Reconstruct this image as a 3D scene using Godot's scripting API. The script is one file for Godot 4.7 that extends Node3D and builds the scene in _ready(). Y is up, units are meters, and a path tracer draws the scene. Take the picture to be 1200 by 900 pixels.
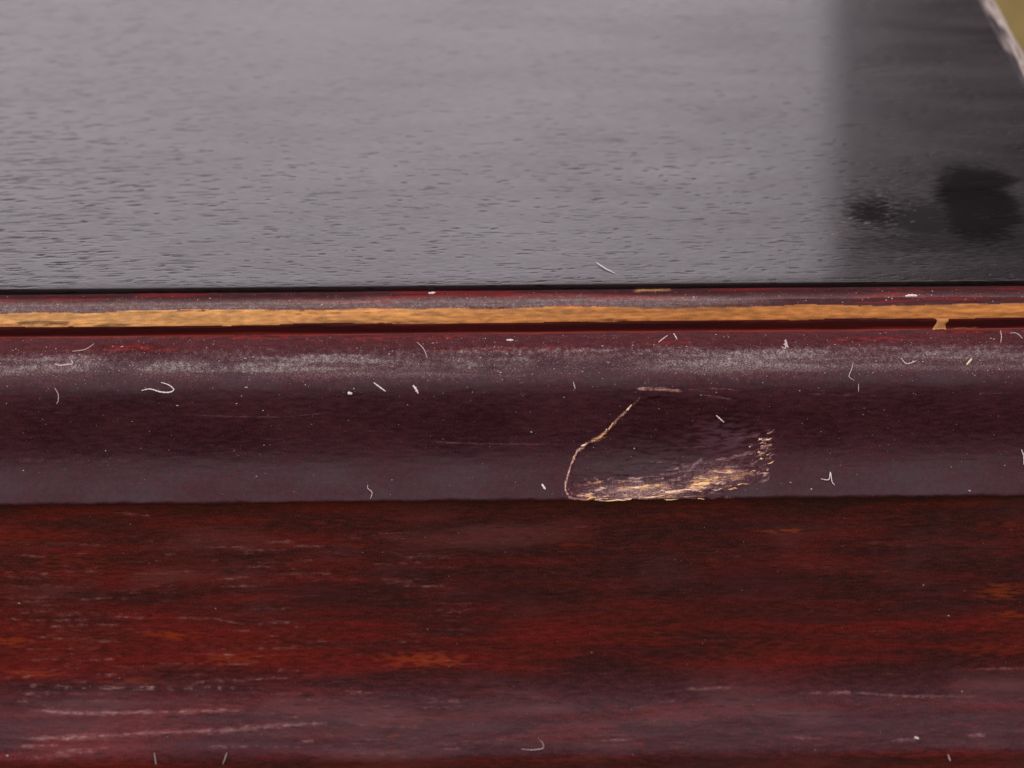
extends Node3D
# Close-up of a lacquered furniture edge. All lengths below are millimetres unless a name says otherwise; MM turns them into metres.

const MM := 0.001
const X0 := -75.0            # where the textures begin along the edge
const SPAN := 140.0          # length of edge that one texture covers
const TW := 2048
const PPM := 14.6286         # texels per millimetre
const TRIM_H := 384
const BOARD_H := 640
const TOP_H := 1024
const Z_BACK := -78.5
const Z_FRONT := -8.47
const TOP_Y := 4.49

# the section through the trim: height, distance to the front, length along the section
const SECTION := [
	[3.91, -8.34, 0.63], [3.82, -7.97, 1.0], [3.74, -6.49, 2.49], [3.61, -6.17, 2.84], [3.37, -5.86, 3.22], [2.96, -5.52, 3.75], [2.62, -5.34, 4.14],
	[2.38, -5.28, 4.39], [1.53, -5.37, 5.24], [1.43, -5.25, 5.4], [1.31, -4.68, 5.98], [1.17, -3.54, 7.13], [0.98, -2.34, 8.34], [0.7, -1.27, 9.44],
	[0.31, -0.45, 10.36], [-0.11, 0.1, 11.05], [-0.77, 0.6, 11.87], [-1.93, 1.2, 13.18], [-3.38, 1.82, 14.76], [-4.78, 2.5, 16.32], [-5.9, 3.28, 17.68],
	[-6.76, 4.24, 18.97], [-7.3, 5.1, 19.99], [-7.73, 5.98, 20.96], [-7.9, 6.23, 21.27], [-8.07, 6.33, 21.46], [-8.25, 6.3, 21.64], [-8.4, 5.9, 22.07], [-8.45, 4.8, 23.2]]
const BOARD_SECTION := [
	[-8.37, 5.03, 0.0], [-15.11, 5.74, 6.78], [-21.83, 6.44, 13.53], [-26.65, 7.04, 18.39], [-28.46, 7.42, 20.24], [-29.64, 7.9, 21.51], [-30.66, 8.53, 22.71], [-32.2, 9.74, 24.68],
	[-33.7, 11.0, 26.64], [-34.57, 11.68, 27.74], [-34.96, 11.85, 28.16], [-35.36, 11.89, 28.57], [-39.28, 12.17, 32.49], [-47.14, 12.44, 40.36], [-60.0, 12.5, 53.2]]
const CHIP := [10.88, 12.52, 10.14, 13.28, 9.17, 14.22, 8.43, 15.23, 7.53, 16.0, 6.4, 16.53, 5.65, 17.13, 5.12, 18.26, 4.82, 19.25, 4.58, 20.36, 4.88, 21.24, 6.8, 21.7, 10.58, 21.8, 15.1, 21.6,
	18.77, 20.98, 22.18, 20.05, 22.81, 18.42, 23.19, 16.53, 22.57, 15.36, 19.54, 14.16, 16.51, 12.57, 13.5, 11.92]

var chip_outline := PackedVector2Array()
var wobble := FastNoiseLite.new()
var rough_noise := FastNoiseLite.new()
var rng := RandomNumberGenerator.new()
var used := {}


func _ready() -> void:
	rng.seed = 41
	camera_and_light()
	wobble.seed = 5
	wobble.frequency = 0.03
	wobble.fractal_octaves = 3
	rough_noise.seed = 9
	rough_noise.frequency = 1.0
	rough_noise.fractal_octaves = 3
	for k in range(0, CHIP.size(), 2):
		chip_outline.append(Vector2(CHIP[k], CHIP[k + 1]))
	backdrop()
	furniture()
	lint()
	dust()


# ---------------------------------------------------------------- camera, lamps, exposure
func camera_and_light() -> void:
	var cam := Camera3D.new()
	cam.name = "camera"
	var lens := CameraAttributesPhysical.new()
	lens.frustum_focal_length = 155.5
	lens.frustum_focus_distance = 0.302
	lens.frustum_near = 0.01
	lens.frustum_far = 20.0
	lens.exposure_aperture = 33.0
	cam.attributes = lens
	cam.fov = 12.84
	cam.near = 0.01
	cam.far = 20.0
	add_child(cam)
	var pitch := deg_to_rad(40.0)
	cam.position = Vector3(0, 0.3 * sin(pitch), 0.3 * cos(pitch))
	cam.rotation = Vector3(-pitch, 0, 0)
	cam.rotate_object_local(Vector3(0, 0, 1), deg_to_rad(-0.525))
	cam.current = true

	var env := Environment.new()
	env.background_mode = Environment.BG_COLOR
	env.background_color = Color(0.40, 0.375, 0.385)
	env.tonemap_mode = Environment.TONE_MAPPER_LINEAR
	env.tonemap_exposure = 1.0
	env.ssao_enabled = true
	env.ssil_enabled = true
	env.sdfgi_enabled = true
	var world := WorldEnvironment.new()
	world.name = "world"
	world.environment = env
	add_child(world)

	# the window light beyond the piece: the top mirrors it; its edge ends the grey sheen
	area("window_light", Vector3(-0.7525, 0.505, -1.15), Vector3(-0.7525, 0.0, 0.0), Vector2(1.8, 0.78), 1.13, Color(1.0, 0.958, 0.988))
	# unseen soft fill added overhead to brighten the strip and the board
	area("overhead_fill", Vector3(-0.3, 1.4, 0.62), Vector3(-0.3, 0, 0.62), Vector2(2.6, 1.9), 0.8, Color(1.0, 0.945, 0.975))


func area(called: String, at: Vector3, to: Vector3, size: Vector2, energy: float, tone: Color) -> void:
	var l := AreaLight3D.new()
	l.name = called
	l.area_size = size
	l.area_normalize_energy = false
	l.light_energy = energy
	l.light_color = tone
	l.shadow_enabled = true
	l.set("area_range", 8.0)
	add_child(l)
	var up := Vector3.UP if absf((to - at).normalized().y) < 0.95 else Vector3.FORWARD
	l.look_at_from_position(at, to, up)


# ---------------------------------------------------------------- naming
func numbered(called: String) -> String:
	var n: int = used.get(called, 0)
	used[called] = n + 1
	return called if n == 0 else "%s_%03d" % [called, n]


func tag(o: Node, label: String, category: String = "", group: String = "", kind: String = "") -> void:
	if label:
		o.set_meta("label", label)
	if category:
		o.set_meta("category", category)
	if group:
		o.set_meta("group", group)
	if kind:
		o.set_meta("kind", kind)


func build(called: String, mesh: Mesh, material: Material, parent: Node) -> MeshInstance3D:
	var o := MeshInstance3D.new()
	o.name = numbered(called) if parent == self else called
	o.mesh = mesh
	o.material_override = material
	parent.add_child(o, true)
	return o


# ---------------------------------------------------------------- sections and surfaces
func soften(points: Array, rounds: int) -> Array:
	var p := points
	for r in rounds:
		var q: Array = [p[0]]
		for k in p.size() - 1:
			var a: Vector3 = p[k]
			var b: Vector3 = p[k + 1]
			q.append(a.lerp(b, 0.25))
			q.append(a.lerp(b, 0.75))
		q.append(p[-1])
		p = q
	return p


func piece(section: Array, from: float, to: float, step: float, rounds: int) -> Array:
	# the stretch of a section from one length to another, softened and cut into even steps
	var p: Array = []
	for q in section:
		p.append(Vector3(q[0], q[1], q[2]))
	if rounds:
		p = soften(p, rounds)
	var out: Array = []
	var n := maxi(2, ceili((to - from) / step))
	var k := 0
	for i in n + 1:
		var s: float = lerpf(from, to, float(i) / n)
		while k < p.size() - 2 and p[k + 1].z < s:
			k += 1
		var a: Vector3 = p[k]
		var b: Vector3 = p[k + 1]
		var t := clampf((s - a.z) / maxf(b.z - a.z, 1e-6), -1.0, 2.0)
		var v := a.lerp(b, t)
		v.z = s
		out.append(v)
	return out


func sweep(section: Array, x_from: float, x_to: float, nx: int, v_scale: float, bend: Callable) -> ArrayMesh:
	# section points are (height, front, length); bend(x, length) is how far the surface stands proud there
	var nv := section.size()
	var out_y := PackedFloat32Array()
	var out_z := PackedFloat32Array()
	for j in nv:
		var a: Vector3 = section[maxi(0, j - 1)]
		var b: Vector3 = section[mini(nv - 1, j + 1)]
		var n := Vector2(b.y - a.y, -(b.x - a.x)).normalized()   # (up, front)
		out_y.append(n.x)
		out_z.append(n.y)
	var pos := PackedVector3Array()
	var uv := PackedVector2Array()
	for j in nv:
		var c: Vector3 = section[j]
		for i in nx + 1:
			var x := lerpf(x_from, x_to, float(i) / nx)
			var d: float = bend.call(x, c.z)
			pos.append(Vector3(x, c.x + out_y[j] * d, c.y + out_z[j] * d) * MM)
			uv.append(Vector2((x - X0) / SPAN, c.z / v_scale))
	return grid(pos, uv, nx + 1, nv)


func grid(pos: PackedVector3Array, uv: PackedVector2Array, w: int, h: int) -> ArrayMesh:
	var normal := PackedVector3Array()
	var tangent := PackedFloat32Array()
	var index := PackedInt32Array()
	for j in h:
		for i in w:
			var dx := pos[j * w + mini(i + 1, w - 1)] - pos[j * w + maxi(i - 1, 0)]
			var ds := pos[mini(j + 1, h - 1) * w + i] - pos[maxi(j - 1, 0) * w + i]
			normal.append(ds.cross(dx).normalized())
			dx = dx.normalized()
			tangent.append_array([dx.x, dx.y, dx.z, 1.0])
	for j in h - 1:
		for i in w - 1:
			var a := j * w + i
			index.append_array([a, a + 1, a + w + 1, a, a + w + 1, a + w])
	var arrays := []
	arrays.resize(Mesh.ARRAY_MAX)
	arrays[Mesh.ARRAY_VERTEX] = pos
	arrays[Mesh.ARRAY_NORMAL] = normal
	arrays[Mesh.ARRAY_TANGENT] = tangent
	arrays[Mesh.ARRAY_TEX_UV] = uv
	arrays[Mesh.ARRAY_INDEX] = index
	var m := ArrayMesh.new()
	m.add_surface_from_arrays(Mesh.PRIMITIVE_TRIANGLES, arrays)
	return m


func waver(x: float, s: float) -> float:
	return 0.05 * wobble.get_noise_2d(x, s * 0.6) + 0.02 * rough_noise.get_noise_2d(x * 0.25, s * 1.2)


func edge_distance(p: Vector2) -> float:
	var d := 1e9
	for k in chip_outline.size():
		d = minf(d, p.distance_to(Geometry2D.get_closest_point_to_segment(p, chip_outline[k], chip_outline[(k + 1) % chip_outline.size()])))
	return d


func moulding_bend(x: float, s: float) -> float:
	var d := waver(x, s)
	if x > 4.0 and x < 24.0 and s > 11.5 and s < 22.2:
		var p := Vector2(x + 0.22 * rough_noise.get_noise_2d(x * 2.0, s * 2.0), s + 0.22 * rough_noise.get_noise_2d(x * 2.0 + 50.0, s * 2.0))
		if Geometry2D.is_point_in_polygon(p, chip_outline):
			var e := edge_distance(p)
			var steep := 0.16 if x < 13.0 and s < 19.0 else 0.9
			d -= 0.13 * smoothstep(0.0, steep, e)
			# torn fibres towards the lip
			var torn := smoothstep(17.6, 19.5, s - (x - 10.0) * -0.06) * smoothstep(0.0, 0.5, e)
			d += torn * (0.07 * rough_noise.get_noise_2d(x * 0.35, s * 3.2) + 0.05 * rough_noise.get_noise_2d(x * 1.2, s * 6.0))
			d += 0.008 * rough_noise.get_noise_2d(x * 0.5, s * 2.5)
	if s > 21.1:
		d += 0.08 * rough_noise.get_noise_2d(x * 0.35, 3.0) * smoothstep(21.1, 21.5, s)
	return d


func board_bend(x: float, s: float) -> float:
	return 0.10 * wobble.get_noise_2d(x, s + 90.0) + 0.035 * rough_noise.get_noise_2d(x * 0.08, s * 0.9)


func on_section(section: Array, rounds: int, s: float) -> Array:
	# the point (height, front) at a length and the way out (up, front)
	var c: Array = piece(section, s - 0.05, s + 0.05, 0.05, rounds)
	var n := Vector2(c[2].y - c[0].y, -(c[2].x - c[0].x)).normalized()
	return [Vector2(c[1].x, c[1].y), n]


func spot(where: String, x: float, s: float, lift: float) -> Vector3:
	if where == "top":
		return Vector3(x, TOP_Y + lift, s) * MM
	var board := where == "board"
	var c: Array = on_section(BOARD_SECTION if board else SECTION, 2, s)
	var d := (board_bend(x, s) if board else (moulding_bend(x, s) if s > 5.4 else waver(x, s))) + lift
	return Vector3(x, c[0].x + c[1].x * d, c[0].y + c[1].y * d) * MM


# ---------------------------------------------------------------- textures
func layer(w: int, h: int, seed_: int, freq: float, stretch: int, octaves: int, kind: int = FastNoiseLite.TYPE_SIMPLEX_SMOOTH) -> PackedByteArray:
	var n := FastNoiseLite.new()
	n.noise_type = kind
	n.seed = seed_
	n.frequency = freq
	n.fractal_type = FastNoiseLite.FRACTAL_FBM if octaves > 1 else FastNoiseLite.FRACTAL_NONE
	n.fractal_octaves = octaves
	var im := n.get_image(w / stretch, h)
	if stretch > 1:
		im.resize(w, h, Image.INTERPOLATE_CUBIC)
	im.convert(Image.FORMAT_L8)
	return im.get_data()


func as_image(data: PackedByteArray, w: int, h: int, format: int) -> Image:
	return Image.create_from_data(w, h, false, format, data)


func mixed(im: Image, x: int, y: int, c: Color, a: float) -> void:
	if a > 0.004 and x >= 0 and y >= 0 and x < im.get_width() and y < im.get_height():
		im.set_pixel(x, y, im.get_pixel(x, y).lerp(c, minf(a, 1.0)))


func stroke(im: Image, flat: Array, width: float, c: Color, alpha: float, broken: float = 0.4, top: float = 0.0) -> void:
	# a scratch, dusty pore or torn line through points (along, across) in millimetres, with a ragged edge
	var n := flat.size() / 2
	var seed_ := rng.randf() * 500.0
	var whole := 0.0
	for k in n - 1:
		whole += Vector2(flat[2 * k], flat[2 * k + 1]).distance_to(Vector2(flat[2 * k + 2], flat[2 * k + 3]))
	var gone := 0.0
	for k in n - 1:
		var a := Vector2(flat[2 * k], flat[2 * k + 1])
		var b := Vector2(flat[2 * k + 2], flat[2 * k + 3])
		var long := a.distance_to(b)
		var steps := maxi(1, int(long * PPM))
		for i in steps:
			var p := a.lerp(b, float(i) / steps)
			var along := (gone + long * i / steps)
			var ends := smoothstep(0.0, 0.12, along / whole) * smoothstep(0.0, 0.12, 1.0 - along / whole) if whole > 1.0 else 1.0
			var v := 0.5 + 0.9 * rough_noise.get_noise_2d(along * 0.8 + seed_, seed_)
			v = clampf(lerpf(1.0, v, broken), 0.0, 1.2) * lerpf(0.35, 1.0, ends)
			p.y += 0.05 * rough_noise.get_noise_2d(along * 0.9 + seed_, 7.0) * minf(2.0, width * 8.0)
			var r := maxf(0.55, width * PPM * 0.5 * (0.55 + 0.6 * v))
			var px := (p.x - X0) * PPM
			var py := (p.y - top) * PPM
			for y in range(int(py - r - 1), int(py + r + 2)):
				var e := absf(y + 0.5 - py) / r
				if e < 1.6:
					var g := 0.5 + rough_noise.get_noise_2d(px * 0.05 + seed_, y * 0.4)
					mixed(im, int(px), y, c, alpha * v * (1.0 - smoothstep(0.5, 1.6, e)) * rng.randf_range(0.5, 1.0) * lerpf(1.0, smoothstep(0.25, 0.7, g) * 1.25, minf(1.0, broken)))
		gone += long


func patch(im: Image, grain: PackedByteArray, cx: float, cy: float, rx: float, ry: float, c: Color, alpha: float, top: float = 0.0) -> void:
	# a soft stain broken up by the grain
	var w := im.get_width()
	var px := (cx - X0) * PPM
	var py := (cy - top) * PPM
	for y in range(maxi(0, int(py - ry * PPM)), mini(im.get_height(), int(py + ry * PPM) + 1)):
		for x in range(maxi(0, int(px - rx * PPM)), mini(w, int(px + rx * PPM) + 1)):
			var q := Vector2((x - px) / (rx * PPM), (y - py) / (ry * PPM)).length()
			if q < 1.0:
				var g := grain[y * w + x] / 255.0
				mixed(im, x, y, c, alpha * (1.0 - q * q) * smoothstep(0.35, 0.62, g + 0.3 * (0.6 - q)))


func trim_textures() -> Array:
	var w := TW
	var h := TRIM_H
	var streak := layer(w, h, 11, 0.05, 16, 4)
	var fine := layer(w, h, 12, 0.16, 4, 3)
	var grain := layer(w, h, 13, 0.4, 1, 3)
	var blob := layer(w, h, 14, 0.012, 2, 4)
	var clump := layer(w, h, 15, 0.09, 1, 3)
	var color := PackedByteArray()
	color.resize(w * h * 3)
	var orm := PackedByteArray()
	orm.resize(w * h * 3)
	var rr := 0.0
	var gg := 0.0
	var bb := 0.0
	for j in h:
		var s0 := (j + 0.5) / PPM
		for i in w:
			var k := j * w + i
			var x := i / PPM + X0
			var st := streak[k] / 255.0
			var fi := fine[k] / 255.0
			var gr := grain[k] / 255.0
			var bl := blob[k] / 255.0
			var cl := clump[k] / 255.0
			var s := s0 + (st - 0.5) * 0.35 + (bl - 0.5) * 0.3
			var rough := 0.42
			var dusty := 0.0
			if s < 2.8:
				var red := smoothstep(0.58, 0.75, st)
				rr = 62 + 44 * red + 24 * (fi - 0.5)
				gg = 26 - 4 * red + 12 * (fi - 0.5)
				bb = 28 - 6 * red + 12 * (fi - 0.5)
				rough = 0.6
				dusty = smoothstep(0.8, 2.45, s) * (0.22 + 0.95 * gr) * lerpf(1.0, 0.55, smoothstep(15.0, 30.0, x)) * (0.7 + 0.6 * cl)
				if s > 2.1:
					dusty = maxf(0.7 * dusty, 0.9 * smoothstep(1.7, 2.4, s) * smoothstep(0.25, 0.8, 0.6 * gr + 0.4 * cl) * smoothstep(0.1, 0.5, bl)) * (1.0 - smoothstep(18.0, 26.0, x))
			elif s0 < 4.12 + (st - 0.5) * 0.22 + (bl - 0.5) * 0.14:
				var t := smoothstep(-40.0, 25.0, x)
				var lined := 0.92 + 0.34 * (fi - 0.5) + 0.3 * (st - 0.5) + 0.16 * (gr - 0.5) - 0.45 * smoothstep(0.66, 0.8, st) * smoothstep(0.45, 0.6, bl)
				rr = lerpf(232, 196, t) * lined
				gg = lerpf(172, 126, t) * lined
				bb = lerpf(100, 60, t) * lined
				rough = 0.7
				dusty = 0.12 * gr
			elif s < 5.42:
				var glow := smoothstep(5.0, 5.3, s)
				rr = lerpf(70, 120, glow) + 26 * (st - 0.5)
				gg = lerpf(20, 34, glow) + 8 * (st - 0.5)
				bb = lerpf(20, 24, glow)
				dusty = 0.08 * gr
			else:
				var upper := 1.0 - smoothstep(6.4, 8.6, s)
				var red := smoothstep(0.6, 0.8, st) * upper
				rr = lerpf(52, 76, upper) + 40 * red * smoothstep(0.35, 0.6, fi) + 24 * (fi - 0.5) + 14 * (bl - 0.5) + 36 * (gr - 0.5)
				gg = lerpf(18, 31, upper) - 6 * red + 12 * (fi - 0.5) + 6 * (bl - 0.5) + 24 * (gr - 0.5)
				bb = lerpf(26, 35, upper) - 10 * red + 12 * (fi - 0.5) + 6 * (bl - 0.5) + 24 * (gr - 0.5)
				var band := smoothstep(6.7, 8.3, s + 0.8 * (cl - 0.5)) * (1.0 - smoothstep(9.3, 11.2, s + 1.2 * (cl - 0.5)))
				var wide := smoothstep(0.2, 0.55, bl) * lerpf(1.0, 0.55, smoothstep(22.0, 34.0, x)) * lerpf(0.7, 1.0, smoothstep(-42.0, -25.0, x))
				dusty = band * (0.24 + 0.95 * smoothstep(0.25, 0.95, 0.65 * gr + 0.35 * cl)) * (0.42 + 0.42 * wide) * (0.75 + 0.6 * smoothstep(0.35, 0.65, st)) + 0.10 * upper * gr + 0.05 * smoothstep(0.55, 0.9, gr) + 0.07 * smoothstep(0.62, 0.85, cl) * smoothstep(0.5, 0.8, st)
				rough = 0.50 + 0.16 * (fi - 0.5) + 0.30 * (bl - 0.5) + 0.14 * (cl - 0.5)
			dusty = clampf(dusty, 0.0, 0.95)
			color[k * 3] = int(clampf(lerpf(rr, 156, dusty), 0, 255))
			color[k * 3 + 1] = int(clampf(lerpf(gg, 155, dusty), 0, 255))
			color[k * 3 + 2] = int(clampf(lerpf(bb, 146, dusty), 0, 255))
			orm[k * 3] = 255
			orm[k * 3 + 1] = int(clampf(lerpf(rough, 1.0, minf(1.0, dusty * 1.6)), 0, 1) * 255)
	var im := as_image(color, w, h, Image.FORMAT_RGB8)
	var pale := Color8(244, 210, 182)
	var tan := Color8(250, 200, 126)
	var grey := Color8(166, 144, 140)
	# long scratches in the moulding
	stroke(im, [-28.91, 13.38, -24.79, 13.58, -20.28, 13.7, -15.77, 13.27], 0.10, grey, 0.42)
	stroke(im, [-7.68, 16.01, -3.01, 16.29, 3.39, 16.42], 0.10, grey, 0.5)
	stroke(im, [12.8, 16.89, 18.07, 16.71], 0.09, grey, 0.4)
	stroke(im, [26.0, 12.0, 33.0, 12.3], 0.10, grey, 0.35)
	stroke(im, [-45.0, 17.3, -38.0, 17.6, -31.0, 17.4], 0.3, grey, 0.2, 0.8)
	for k in 130:
		var x := rng.randf_range(-73, 62)
		var s := rng.randf_range(11.5, 20.5)
		stroke(im, [x, s, x + rng.randf_range(0.5, 3.0), s + rng.randf_range(-0.15, 0.15)], rng.randf_range(0.05, 0.14), grey, rng.randf_range(0.08, 0.3), 0.8)
	# the rubbed patch inside the chip, then its torn edge
	patch(im, fine, 12.0, 18.0, 7.2, 3.2, Color8(58, 40, 41), 0.6)
	patch(im, grain, 11.0, 20.6, 7.0, 1.2, Color8(170, 146, 132), 0.75)
	patch(im, grain, 18.0, 19.2, 4.5, 1.6, Color8(170, 140, 128), 0.5)
	patch(im, fine, 19.0, 15.8, 4.2, 2.3, Color8(92, 66, 78), 0.6)
	stroke(im, [11.25, 12.21, 10.66, 12.82, 10.14, 13.36, 9.32, 14.14, 8.42, 15.15, 7.53, 15.92, 6.48, 16.45, 5.72, 17.05, 5.2, 18.11, 4.82, 19.25, 4.58, 20.36, 4.81, 21.16], 0.3, pale, 1.0, 0.6)
	stroke(im, [4.6, 19.6, 4.62, 20.5, 4.95, 21.2, 5.9, 21.5, 8.0, 21.5], 0.3, pale, 0.95, 0.6)
	stroke(im, [5.0, 20.7, 5.8, 21.1, 7.2, 21.3], 0.3, Color8(226, 170, 150), 0.8, 0.8)
	stroke(im, [9.6, 13.95, 9.0, 14.55, 8.4, 15.15], 0.42, pale, 0.85, 0.7)
	stroke(im, [8.3, 15.35, 7.6, 15.85, 6.9, 16.2], 0.42, tan, 0.95, 0.5)
	stroke(im, [8.4, 15.75, 7.2, 16.3], 0.16, tan, 0.7, 0.5)
	stroke(im, [5.3, 17.7, 4.9, 19.2], 0.26, pale, 0.55, 0.8)
	stroke(im, [10.4, 13.0, 10.0, 13.45], 0.3, pale, 0.7)
	stroke(im, [10.88, 11.37, 12.0, 11.46, 13.5, 11.47, 15.0, 11.71], 0.24, pale, 0.85, 0.5)
	stroke(im, [12.4, 11.5, 14.6, 11.62], 0.2, tan, 0.6, 0.5)
	stroke(im, [15.0, 11.56, 17.25, 11.43, 20.25, 11.61], 0.14, pale, 0.5, 0.7)
	stroke(im, [16.5, 11.95, 18.01, 12.2, 19.36, 12.44], 0.11, grey, 0.7, 0.5)
	stroke(im, [4.8, 21.3, 7.56, 21.4, 11.34, 21.42, 17.37, 21.2], 0.13, pale, 0.85, 0.7)
	stroke(im, [9.02, 20.48, 10.9, 20.34, 13.16, 20.12], 0.34, tan, 0.95, 0.5)
	stroke(im, [15.3, 20.3, 17.3, 19.75, 19.56, 19.4, 20.6, 19.45], 0.6, tan, 0.95, 0.8)
	stroke(im, [15.8, 19.7, 18.2, 19.35], 0.5, Color8(222, 182, 128), 0.9, 0.6)
	stroke(im, [17.16, 18.98, 18.82, 18.84, 21.4, 19.25], 0.34, tan, 0.9, 0.7)
	stroke(im, [12.77, 21.0, 15.02, 20.65, 17.67, 20.24], 0.34, pale, 0.85, 0.6)
	stroke(im, [15.05, 19.35, 15.96, 18.36, 16.87, 17.76], 0.34, Color8(150, 134, 146), 0.75, 0.6)
	for k in 26:
		var a := rng.randf()
		var x := 22.3 + rng.randfn() * 0.5 - a * 0.6
		var s := lerpf(15.2, 20.0, a)
		stroke(im, [x, s, x + rng.randf_range(0.1, 0.7), s - rng.randf_range(0.05, 0.5)], rng.randf_range(0.1, 0.3), [pale, grey][k % 2], rng.randf_range(0.5, 0.95), 0.6)
	stroke(im, [17.32, 18.07, 20.34, 17.49, 22.21, 16.9, 22.89, 16.15], 0.30, Color8(186, 158, 142), 0.8, 0.8)
	stroke(im, [19.72, 16.12, 21.97, 15.67], 0.22, grey, 0.6, 0.9)
	stroke(im, [5.41, 20.9, 7.51, 21.2, 12.01, 21.1], 0.3, pale, 0.6, 0.9)
	stroke(im, [9.78, 19.61, 13.55, 19.1, 15.81, 18.96], 0.26, grey, 0.7, 0.8)
	for k in 130:
		var x := rng.randf_range(5.0, 18.5)
		var s := rng.randf_range(19.4, 21.5)
		stroke(im, [x, s, x + rng.randf_range(0.2, 1.4), s + rng.randf_range(-0.22, 0.1)], rng.randf_range(0.07, 0.24), [pale, grey, grey, pale, Color8(54, 30, 30), tan][k % 6], rng.randf_range(0.5, 1.0), 0.8)
	for k in 40:
		var x := rng.randf_range(12.0, 21.0)
		var s := rng.randf_range(18.0, 20.3)
		stroke(im, [x, s, x + rng.randf_range(0.4, 1.8), s - rng.randf_range(0.0, 0.14)], rng.randf_range(0.06, 0.16), [pale, grey, Color8(60, 26, 26)][k % 3], rng.randf_range(0.5, 0.95), 0.8)
	for k in 16:
		var x := rng.randf_range(19.5, 23.0)
		var s := rng.randf_range(15.2, 20.0)
		stroke(im, [x, s, x + rng.randf_range(0.2, 0.7), s - rng.randf_range(0.0, 0.2)], rng.randf_range(0.1, 0.24), grey, rng.randf_range(0.3, 0.6), 0.6)
	# dark lines and a bare spot in the worn strip and its ledge
	for q in [[8.8, 3.3, 13.0, 3.25], [10.0, 3.0, 16.0, 2.95], [-46.0, 3.9, -38.0, 4.0], [-20.0, 3.2, -12.0, 3.1], [30.0, 2.85, 38.0, 2.75], [-40.0, 2.9, -30.0, 2.95]]:
		stroke(im, q, 0.14, Color8(120, 66, 34), 0.75, 0.8)
	for n in 46:
		var x := rng.randf_range(-72, 55)
		var s := rng.randf_range(2.75, 4.1)
		stroke(im, [x, s, x + rng.randf_range(1.0, 6.0), s - 0.03], rng.randf_range(0.05, 0.13), Color8(116, 60, 32), rng.randf_range(0.2, 0.65), 0.9)
	for n in 30:      # where the lacquer still bites into the bare wood
		var x := rng.randf_range(-72, 55)
		var s := 2.8 if n % 2 else 4.15
		stroke(im, [x, s, x + rng.randf_range(1.5, 6.0), s], rng.randf_range(0.14, 0.36), Color8(74, 32, 26), rng.randf_range(0.5, 0.95), 0.7)
	stroke(im, [10.8, 0.85, 12.4, 0.7, 14.4, 0.8], 0.34, tan, 0.8, 0.4)
	stroke(im, [31.5, 0.95, 38.0, 0.9], 0.24, Color8(150, 34, 30), 0.6, 0.8)
	stroke(im, [-44.0, 5.35, -26.0, 5.55], 0.14, Color8(160, 84, 50), 0.6, 0.6)
	stroke(im, [39.2, 5.25, 41.5, 5.22], 0.16, tan, 0.6, 0.4)
	var bump := PackedByteArray()
	bump.resize(w * h)
	for k in w * h:
		bump[k] = (streak[k] * 2 + grain[k] * 3 + clump[k] * 3) >> 3
	return [im, as_image(orm, w, h, Image.FORMAT_RGB8), as_image(bump, w, h, Image.FORMAT_L8)]


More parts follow.
